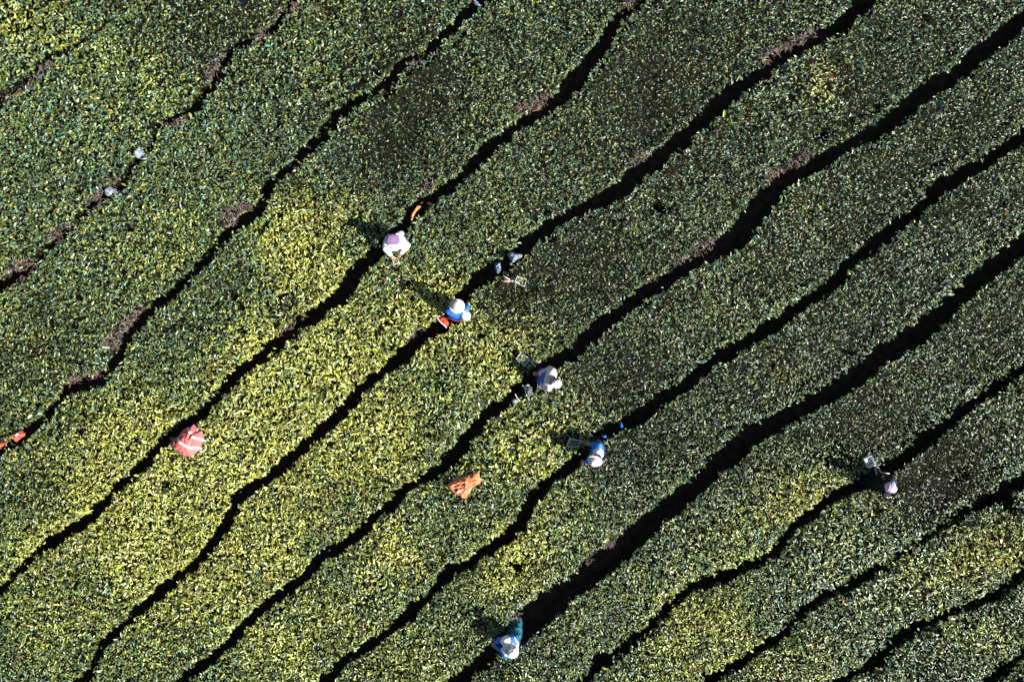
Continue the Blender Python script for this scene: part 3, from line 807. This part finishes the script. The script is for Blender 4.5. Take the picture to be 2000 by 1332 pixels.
# 3 cream shirt, blue apron, pale green cap
person('person in cream shirt and blue apron with pale green cap, one arm reaching out',
       tuple(P(1066, 735, 0)), ang(-1, -.25), P(1068, 738, .9), P(1075, 741, 1.27), P(1084, 747, 1.46),
       [P(1061, 755, 1.1), P(1075, 720, 1.1)], [P(1060, 744, 1.02), P(1052, 731, 1.08)],
       M_CREAM, M_DARK, 'trousers', ('cap', M_PALEGR), apron=(M_BLUE, 0), look=V_((-.9, .1, -.2)), aims=[V_((-.5, .8, 0)), V_((-1, .1, -.1))])
# 4 blue clothes, pinkish white hat
person('person in bright blue clothes with white shawl over the back and pinkish white hat',
       tuple(P(1158, 886, 0)), ang(-1, -.25), P(1165, 882, .88), P(1166, 886, 1.25), P(1163, 896, 1.44),
       [P(1153, 901, 1.1), P(1163, 870, 1.1)], [P(1142, 902, 1.0), P(1152, 868, 1.0)],
       M_BLUE, M_NAVY, 'skirt', ('brim', M_CREAM),
       shawl=(M_WHITE, [[(P(1167, 884, 1.34), .085), (P(1171, 888, 1.3), .075)], [(P(1171, 882, 1.3), .07), (P(1173, 890, 1.2), .055)], [(P(1165, 890, 1.32), .085), (P(1170, 880, 1.3), .07)]]))
# 5 pink hat at the right
person('person with round pink hat and light blue sleeves standing in the dark row',
       (1676, 927, 0, 0), ang(-1, -.45), P(1733, 947, .88), P(1735, 948, 1.24), P(1738, 951, 1.47),
       [P(1729, 961, 1.1), P(1742, 932, 1.1)], [P(1721, 962, .98), P(1731, 932, 1.0)],
       M_DARK, M_DARK, 'skirt', ('wrap', M_PINKH),
       shawl=(M_SKYBL, [[(P(1742, 946, 1.34), .055), (P(1742, 931, 1.2), .03)], [(P(1738, 946, 1.34), .04), (P(1730, 937, 1.2), .024)], [(P(1735, 954, 1.34), .055), (P(1725, 962, 1.18), .035)]]))
# 6 teal skirt, white shirt at the bottom
person('person in white top and long teal skirt, lowest of the six pickers',
       (1004, 1212, 0, 0), ang(-1, -.35), P(1001, 1256, .92), P(994, 1262, 1.24), P(998, 1272, 1.42),
       [P(978, 1268, 1.1), P(974, 1250, 1.1)], [P(970, 1263, 1.0), P(966, 1257, 1.0)],
       M_BLUE, M_TEAL, 'skirt', ('scarf', M_WHITE),
       shawl=(M_WHITE, [[(P(1003, 1254, 1.22), .09), (P(1005, 1266, 1.2), .09), (P(990, 1262, 1.34), .08)], [(P(988, 1249, 1.27), .09), (P(1003, 1250, 1.2), .07), (P(992, 1262, 1.3), .08)], [(P(984, 1268, 1.28), .05), (P(990, 1276, 1.22), .06)], [(P(1002, 1262, 1.3), .10), (P(990, 1272, 1.28), .09), (P(1004, 1268, 1.2), .08)], [(P(990, 1250, 1.3), .085), (P(984, 1253, 1.22), .07)]]))

# ------------------------------------------------------------------ shears
def shears(label, corners, grips, z, full=None, filled='leaves', lift=0.10):
    """hand shears with a square catching box on the blade: corners and grips are picture points"""
    W = [P(a, b, z + lift) for a, b in corners]
    c = sum(W, V_()) / 4
    root = thing('hedge_shears', label, 'shears', (c.x, c.y, z))
    dn = V_((0, 0, -0.09))
    # tray: floor, four walls
    vs_, fs = [], []
    inn = [c + (p - c) * 0.94 for p in W]
    for p in W: vs_.append(p)
    for p in inn: vs_.append(p)
    for p in inn: vs_.append(p + dn)
    for p in W: vs_.append(p + dn * 1.08)
    for i in range(4):
        j = (i + 1) % 4
        fs += [(i, j, 4 + j, 4 + i), (4 + i, 4 + j, 8 + j, 8 + i), (i, 12 + i, 12 + j, j)]
    fs += [(8, 9, 10, 11), (15, 14, 13, 12)]
    o = mesh_obj('catching_box', vs_, fs, M_TIN, root)
    tube('rim', [W[0], W[1]], .006, M_METAL, o); tube('rim', [W[1], W[2]], .006, M_METAL, o)
    tube('rim', [W[2], W[3]], .006, M_METAL, o); tube('rim', [W[3], W[0]], .006, M_METAL, o)
    if filled == 'leaves':
        loose_leaves('cut_leaves', [c.lerp(p, .75) + dn * .35 for p in inn], root, 70, 0.05, zj=.03)
    # blades and pivot and two handles
    near = min(range(4), key=lambda i: (W[i] - P(*grips[0][0], z + lift)).length)
    far = (near + 2) % 4
    piv = P(*grips[0][0], z + lift * .8)
    for s_ in (0, 1):
        a = piv; b = W[(near + 1) % 4] if s_ == 0 else W[near]
        b = b.lerp(W[far], .5 if s_ else .3) + dn * 1.2
        d = (b - a).normalized(); n_ = V_((-d.y, d.x, 0)) * .018
        tpz = V_((0, 0, .004))
        vv = [a - n_, a + n_, b + n_ * .15, b - n_ * .15]
        mesh_obj('blade', [v + tpz for v in vv] + [v - tpz for v in vv], [(0, 1, 2, 3), (7, 6, 5, 4), (0, 4, 5, 1), (1, 5, 6, 2), (2, 6, 7, 3), (3, 7, 4, 0)], M_METAL, root)
    fused('pivot_bolt', [[(piv + V_((0, 0, .008)), .012), (piv - V_((0, 0, .01)), .012)]], M_METAL, root, voxel=.004, smooth=1)
    for gsec in grips:
        q = [P(a, b, z + lift * .8 + (0.02 if i else 0)) for i, (a, b) in enumerate(gsec)]
        mid = q[0].lerp(q[-1], .25)
        tube('tang', [q[0], mid], .006, M_METAL, root)
        tube('handle', [mid] + q[1:], .0115, full or M_WOOD, root, taper=1.2)
    return root

ZT = TOP - .01
shears('garden shears with leaf filled box lying on the hedge below the grey blue sacks',
       [(1010.7, 538.6), (1028.3, 546.1), (1024.6, 559.6), (1005, 552)], [[(1000.5, 549.5), (982.6, 538.6)], [(1000.5, 549.5), (983, 549.7)]], ZT)
shears('garden shears with leaf filled box held out up left of the cream shirted person',
       [(1017.4, 689), (1034.6, 701.5), (1025.2, 715), (1007.4, 701.5)], [[(1034.6, 702), (1052.5, 710)], [(1034.6, 702), (1046.2, 716.5)]], ZT)
shears('garden shears with empty white box in front of the person with the pink hat',
       [(1703, 889.5), (1709.6, 908), (1696.4, 913.8), (1687.6, 896.5)], [[(1708.5, 909.5), (1712.5, 927)], [(1709.5, 910), (1721, 922), (1737, 924.5)]], ZT, filled='none')
shears('garden shears with reddish handles and leaf filled box beside the person in bright blue clothes',
       [(1112.6, 856), (1134.5, 861.5), (1128, 874), (1107.5, 871)], [[(1136, 862), (1151.5, 861)], [(1136, 862), (1149, 870.5)]], ZT, full=M_REDWOOD)
shears('small shears with teal box held by the person with purple headscarf',
       [(766, 506), (776, 504), (779, 514), (769, 516)], [[(771, 505), (765, 499)], [(774, 504.5), (781.5, 497)]], ZT)

# ------------------------------------------------------------------ sacks and cloths
# pink sack with pale bands
ol = poly_world([(870,310),(915,350),(950,440),(1050,460),(1080,540),(1085,680),(1100,710),(1050,740),(1010,830),(990,890),(940,920),(820,1020),(740,1010),(660,1000),(560,930),(430,850),(395,790),(400,690),(480,620),(540,570),(650,430),(720,390),(810,360)], 300, 800, 11.1, TOP + .02)
def zp(a, b, ox, oy, f, z=TOP + .15): return P(ox + a / f, oy + b / f, z)
pk = thing('harvest_sack', 'full pink cloth sack with three pale bands resting on the hedge edge', 'sack', tuple(sum(ol, V_()) / len(ol)))
def rid(L_, ox, oy, f):
    r = []
    for (a, b, c, d, am, wd) in L_:
        p, q = P(ox + a / f, oy + b / f, TOP + .1), P(ox + c / f, oy + d / f, TOP + .1)
        r.append((p.x, p.y, q.x, q.y, am, wd))
    return r
RG = rid([(840,540,820,600,-.07,.016),(840,500,940,460,-.05,.014),(500,600,480,780,-.05,.013),(700,540,610,620,-.035,.012),(730,600,715,700,-.025,.012),(880,640,860,740,-.025,.012),(740,900,700,960,-.03,.014),(1000,500,1010,560,-.03,.012),(800,1000,940,920,.025,.02),(430,690,440,800,-.03,.012)], 300, 800, 11.1)
so, sf = cloth_lump('sack_body', ol, 0.22, M_PINK, pk, crease=0.012, cs=9, seed=1, ridges=RG, flat=.62)
for L_, w_ in (([(520,615),(600,690),(700,755),(820,820),(920,845),(985,880)], .045), ([(690,405),(760,460),(850,525)], .032), ([(850,575),(930,620),(1010,670),(1085,710)], .034)):
    band('band', [tuple(zp(a, b, 300, 800, 11.1)) for a, b in L_], w_, sf, M_BAND, pk)
tube('drawstring', [zp(985, 890, 300, 800, 11.1, TOP + .06), zp(1060, 920, 300, 800, 11.1, TOP + .05), zp(1120, 870, 300, 800, 11.1, TOP + .05), zp(1140, 820, 300, 800, 11.1, TOP + .05), zp(1105, 730, 300, 800, 11.1, TOP + .08)], .007, M_ROPE, pk)
tube('drawstring', [zp(935, 460, 300, 800, 11.1, TOP + .1), zp(965, 430, 300, 800, 11.1, TOP + .07), zp(940, 400, 300, 800, 11.1, TOP + .1)], .006, M_ROPE, pk)
# orange spread sack
ol = poly_world([(410,700),(440,640),(520,600),(700,500),(860,450),(1000,420),(1130,370),(1170,420),(1165,470),(1180,520),(1190,570),(1200,640),(1100,690),(1000,750),(950,850),(880,930),(850,1020),(800,1000),(750,1010),(700,940),(600,890),(500,830)], 840, 890, 12.1, TOP + .02)
ok_ = thing('cloth_sack', 'empty crumpled orange cloth sack spread flat on top of the hedge', 'sack', tuple(sum(ol, V_()) / len(ol)))
RG = rid([(520,640,700,660,-.03,.014),(560,730,700,680,-.04,.014),(580,850,690,740,-.05,.014),(700,770,800,740,-.045,.015),(740,700,800,650,-.04,.02),(900,590,1060,570,-.035,.012),(500,690,800,600,.02,.02),(840,600,840,700,.03,.03),(690,700,640,860,.035,.013),(900,730,1040,680,-.02,.012),(800,480,860,600,.015,.02),(1060,440,1120,560,-.02,.012),(960,740,1180,650,.015,.014)], 840, 890, 12.1)
cloth_lump('sack_cloth', ol, 0.085, M_ORANGE, ok_, crease=0.018, cs=10, seed=2, ridges=RG, flat=.4)
bb = [zp(a, b, 840, 890, 12.1, TOP + .12) for a, b in [(615,860),(690,790),(700,850),(640,880)]]
cloth_lump('pale_patch', bb, .02, M_BAND, ok_, crease=.003, n=24, rings=5, thick=.02)

def simple_cloth(name, label, cat, zoom, ox, oy, f, z, H, m, part, **kw):
    ol = poly_world(zoom, ox, oy, f, z)
    t = thing(name, label, cat, tuple(sum(ol, V_()) / len(ol)))
    cloth_lump(part, ol, H, m, t, **kw)
    return t
# red sack dragged by picker 2
rs = simple_cloth('cloth_sack', 'red orange sack with pale hem trailing from the waist of the blue dressed person', 'sack',
    [(390,680),(430,665),(500,690),(560,700),(600,740),(660,800),(700,870),(690,920),(660,950),(630,975),(540,900),(470,820),(430,770)], 820, 560, 12.1, .72, .08, M_RED, 'sack_cloth', crease=.02, cs=12, seed=3, n=60, rings=12)
tube('hem', [zp(a, b, 820, 560, 12.1, .79) for a, b in [(395,680),(430,760),(500,850),(570,910),(630,972)]], .012, M_BAND, rs)
tube('strap', [zp(a, b, 820, 560, 12.1, z) for a, b, z in [(430,680,.8),(470,745,.84),(560,735,.9),(640,745,.95),(740,770,1.0),(850,815,1.05),(980,800,1.1),(1090,785,1.08)]], .011, M_RED, rs)
tube('cord', [zp(a, b, 820, 560, 12.1, .84) for a, b in [(400,685),(440,700),(510,690),(545,655),(575,640)]], .009, M_BAND, rs)
simple_cloth('patterned_sack', 'fan shaped grey blue patterned sack in the row, larger of a pair', 'sack',
    [(800,230),(860,170),(950,170),(1060,210),(1130,215),(1200,240),(1180,310),(1060,360),(1000,420),(930,450),(860,330)], 930, 480, 13.3, .84, .16, M_GREY, 'sack_cloth', crease=.02, cs=12, seed=4, n=70, rings=14)
simple_cloth('folded_cloth', 'striped blue grey cloth folded in zigzags beside the fan shaped grey sack', 'cloth',
    [(480,470),(530,430),(620,430),(640,520),(640,640),(600,720),(540,740),(500,650),(480,560)], 930, 480, 13.3, .78, .1, M_STRIPE, 'cloth', crease=.035, cs=16, seed=5, n=70, rings=14)
gs = simple_cloth('speckled_sack', 'dark speckled sack with white edge just left of the cream shirted person', 'sack',
    [(380,780),(430,800),(490,760),(560,820),(570,890),(560,950),(520,1000),(470,990),(450,900),(420,840)], 980, 670, 9.5, .78, .12, M_SPOT, 'sack_cloth', crease=.02, cs=14, seed=6, n=60, rings=12)
band_pts = [zp(a, b, 980, 670, 9.5, .8) for a, b in [(380,785),(430,830),(450,890),(465,980)]]
tube('edge', band_pts, .022, M_WHITE, gs)
tube('edge', [zp(a, b, 980, 670, 9.5, .82) for a, b in [(420,820),(470,800),(490,770)]], .03, M_WHITE, gs)
simple_cloth('small_bundle', 'small dark blue grey bundle at the lower end of the speckled sack', 'bundle',
    [(180,1070),(210,1030),(260,1030),(320,1060),(300,1110),(240,1120),(200,1105)], 980, 670, 9.5, .74, .08, M_STONE, 'cloth', crease=.015, cs=16, seed=7, n=40, rings=8)
t = thing('rope', 'thin pale rope lying between the small bundle and the speckled sack', 'rope', tuple(zp(290, 1000, 980, 670, 9.5, .7)))
tube('strand', [zp(a, b, 980, 670, 9.5, .74) for a, b in [(250,940),(270,990),(300,1030),(330,1070)]], .009, M_ROPE, t)
# ochre strip and scrap behind picker 1
oc = thing('ochre_strip', 'long bright ochre cloth strip in the row above the person with purple headscarf', 'cloth', tuple(zp(600, 680, 770, 370, 14.8, .74)))
ol = poly_world([(720,465),(775,500),(700,570),(640,630),(600,690),(570,760),(530,840),(510,915),(470,890),(470,800),(500,690),(560,610),(640,520),(670,465)], 770, 370, 14.8, .74)
cloth_lump('strip', ol, .05, M_OCHRE, oc, crease=.015, cs=20, seed=8, n=80, rings=8)
simple_cloth('ochre_scrap', 'small faded brown ochre cloth scrap right of the bright ochre strip', 'cloth',
    [(940,380),(990,360),(1060,400),(1120,450),(1150,510),(1090,520),(1040,460),(980,470)], 770, 370, 14.8, .6, .05, M_OCHRE, 'cloth', crease=.02, cs=20, seed=9, n=50, rings=8)
# red patched sacks at the far left
rp = simple_cloth('patched_sack', 'red sack with small white patch near the left edge of the picture', 'sack',
    [(300,600),(370,550),(450,500),(560,470),(640,450),(730,540),(700,620),(600,680),(520,740),(480,790),(455,740),(440,670),(360,650)], 0, 810, 14.8, .8, .08, M_REDD, 'sack_cloth', crease=.02, cs=15, seed=10, n=70, rings=12)
cloth_lump('white_patch', [zp(a, b, 0, 810, 14.8, .9) for a, b in [(430,570),(500,530),(520,560),(470,620),(435,620)]], .02, M_WHITE, rp, crease=.004, n=24, rings=5)
simple_cloth('patched_sack', 'crumpled red sack cut by the left edge of the picture', 'sack',
    [(-120,960),(-40,860),(0,820),(60,790),(120,755),(240,770),(160,840),(60,930),(0,960),(-60,1040)], 0, 810, 14.8, .8, .07, M_REDD, 'sack_cloth', crease=.02, cs=15, seed=11, n=70, rings=12)
# blue scraps behind picker 4
simple_cloth('blue_sack', 'bright blue plastic scrap at the edge of the row, farthest from the blue clothed person', 'plastic scrap',
    [(1220,170),(1250,150),(1285,200),(1300,250),(1270,290),(1240,270),(1225,230)], 1100, 810, 11.1, .78, .05, M_BLUE, 'sheet', crease=.015, cs=20, seed=12, n=40, rings=7)
simple_cloth('blue_sack', 'dark blue plastic scrap nearest above the blue clothed person', 'plastic scrap',
    [(820,450),(860,430),(920,440),(945,470),(920,495),(860,490)], 1100, 810, 11.1, .7, .04, M_BLUE, 'sheet', crease=.015, cs=20, seed=13, n=40, rings=7)
# cloth at the very top
simple_cloth('grey_cloth', 'blue grey cloth hanging into the path at the top edge of the field', 'cloth',
    [(700,-60),(760,-70),(830,20),(880,100),(960,180),(950,220),(860,190),(780,160),(740,80)], 880, 0, 16.65, .84, .07, M_GREY, 'cloth', crease=.02, cs=15, seed=14, n=50, rings=9)

# pale stones
def stone(label, zoom, z, zl):
    pts = [P(180 + a / 10.2, 270 + b / 10.2, z) for a, b in zoom]
    c = sum(pts, V_()) / len(pts)
    g = [[(p.lerp(c, .3), .035) for p in pts] + [(c + V_((0, 0, zl)), .05), (c - V_((0, 0, .3)), .09)]]
    o = fused('pale_stone', g, M_STONE, None, voxel=.01, folds=.012, fscale=14)
    o['label'] = label; o['category'] = 'stone'
stone('pale blue grey stone in the path, upper one of two', [(830,330),(880,240),(950,210),(1000,310),(950,370),(860,370)], .74, .05)
stone('pale blue grey stone beside bare brown twigs, lower one of two', [(265,1060),(320,960),(385,1010),(390,1080),(340,1110),(290,1130)], .68, .05)
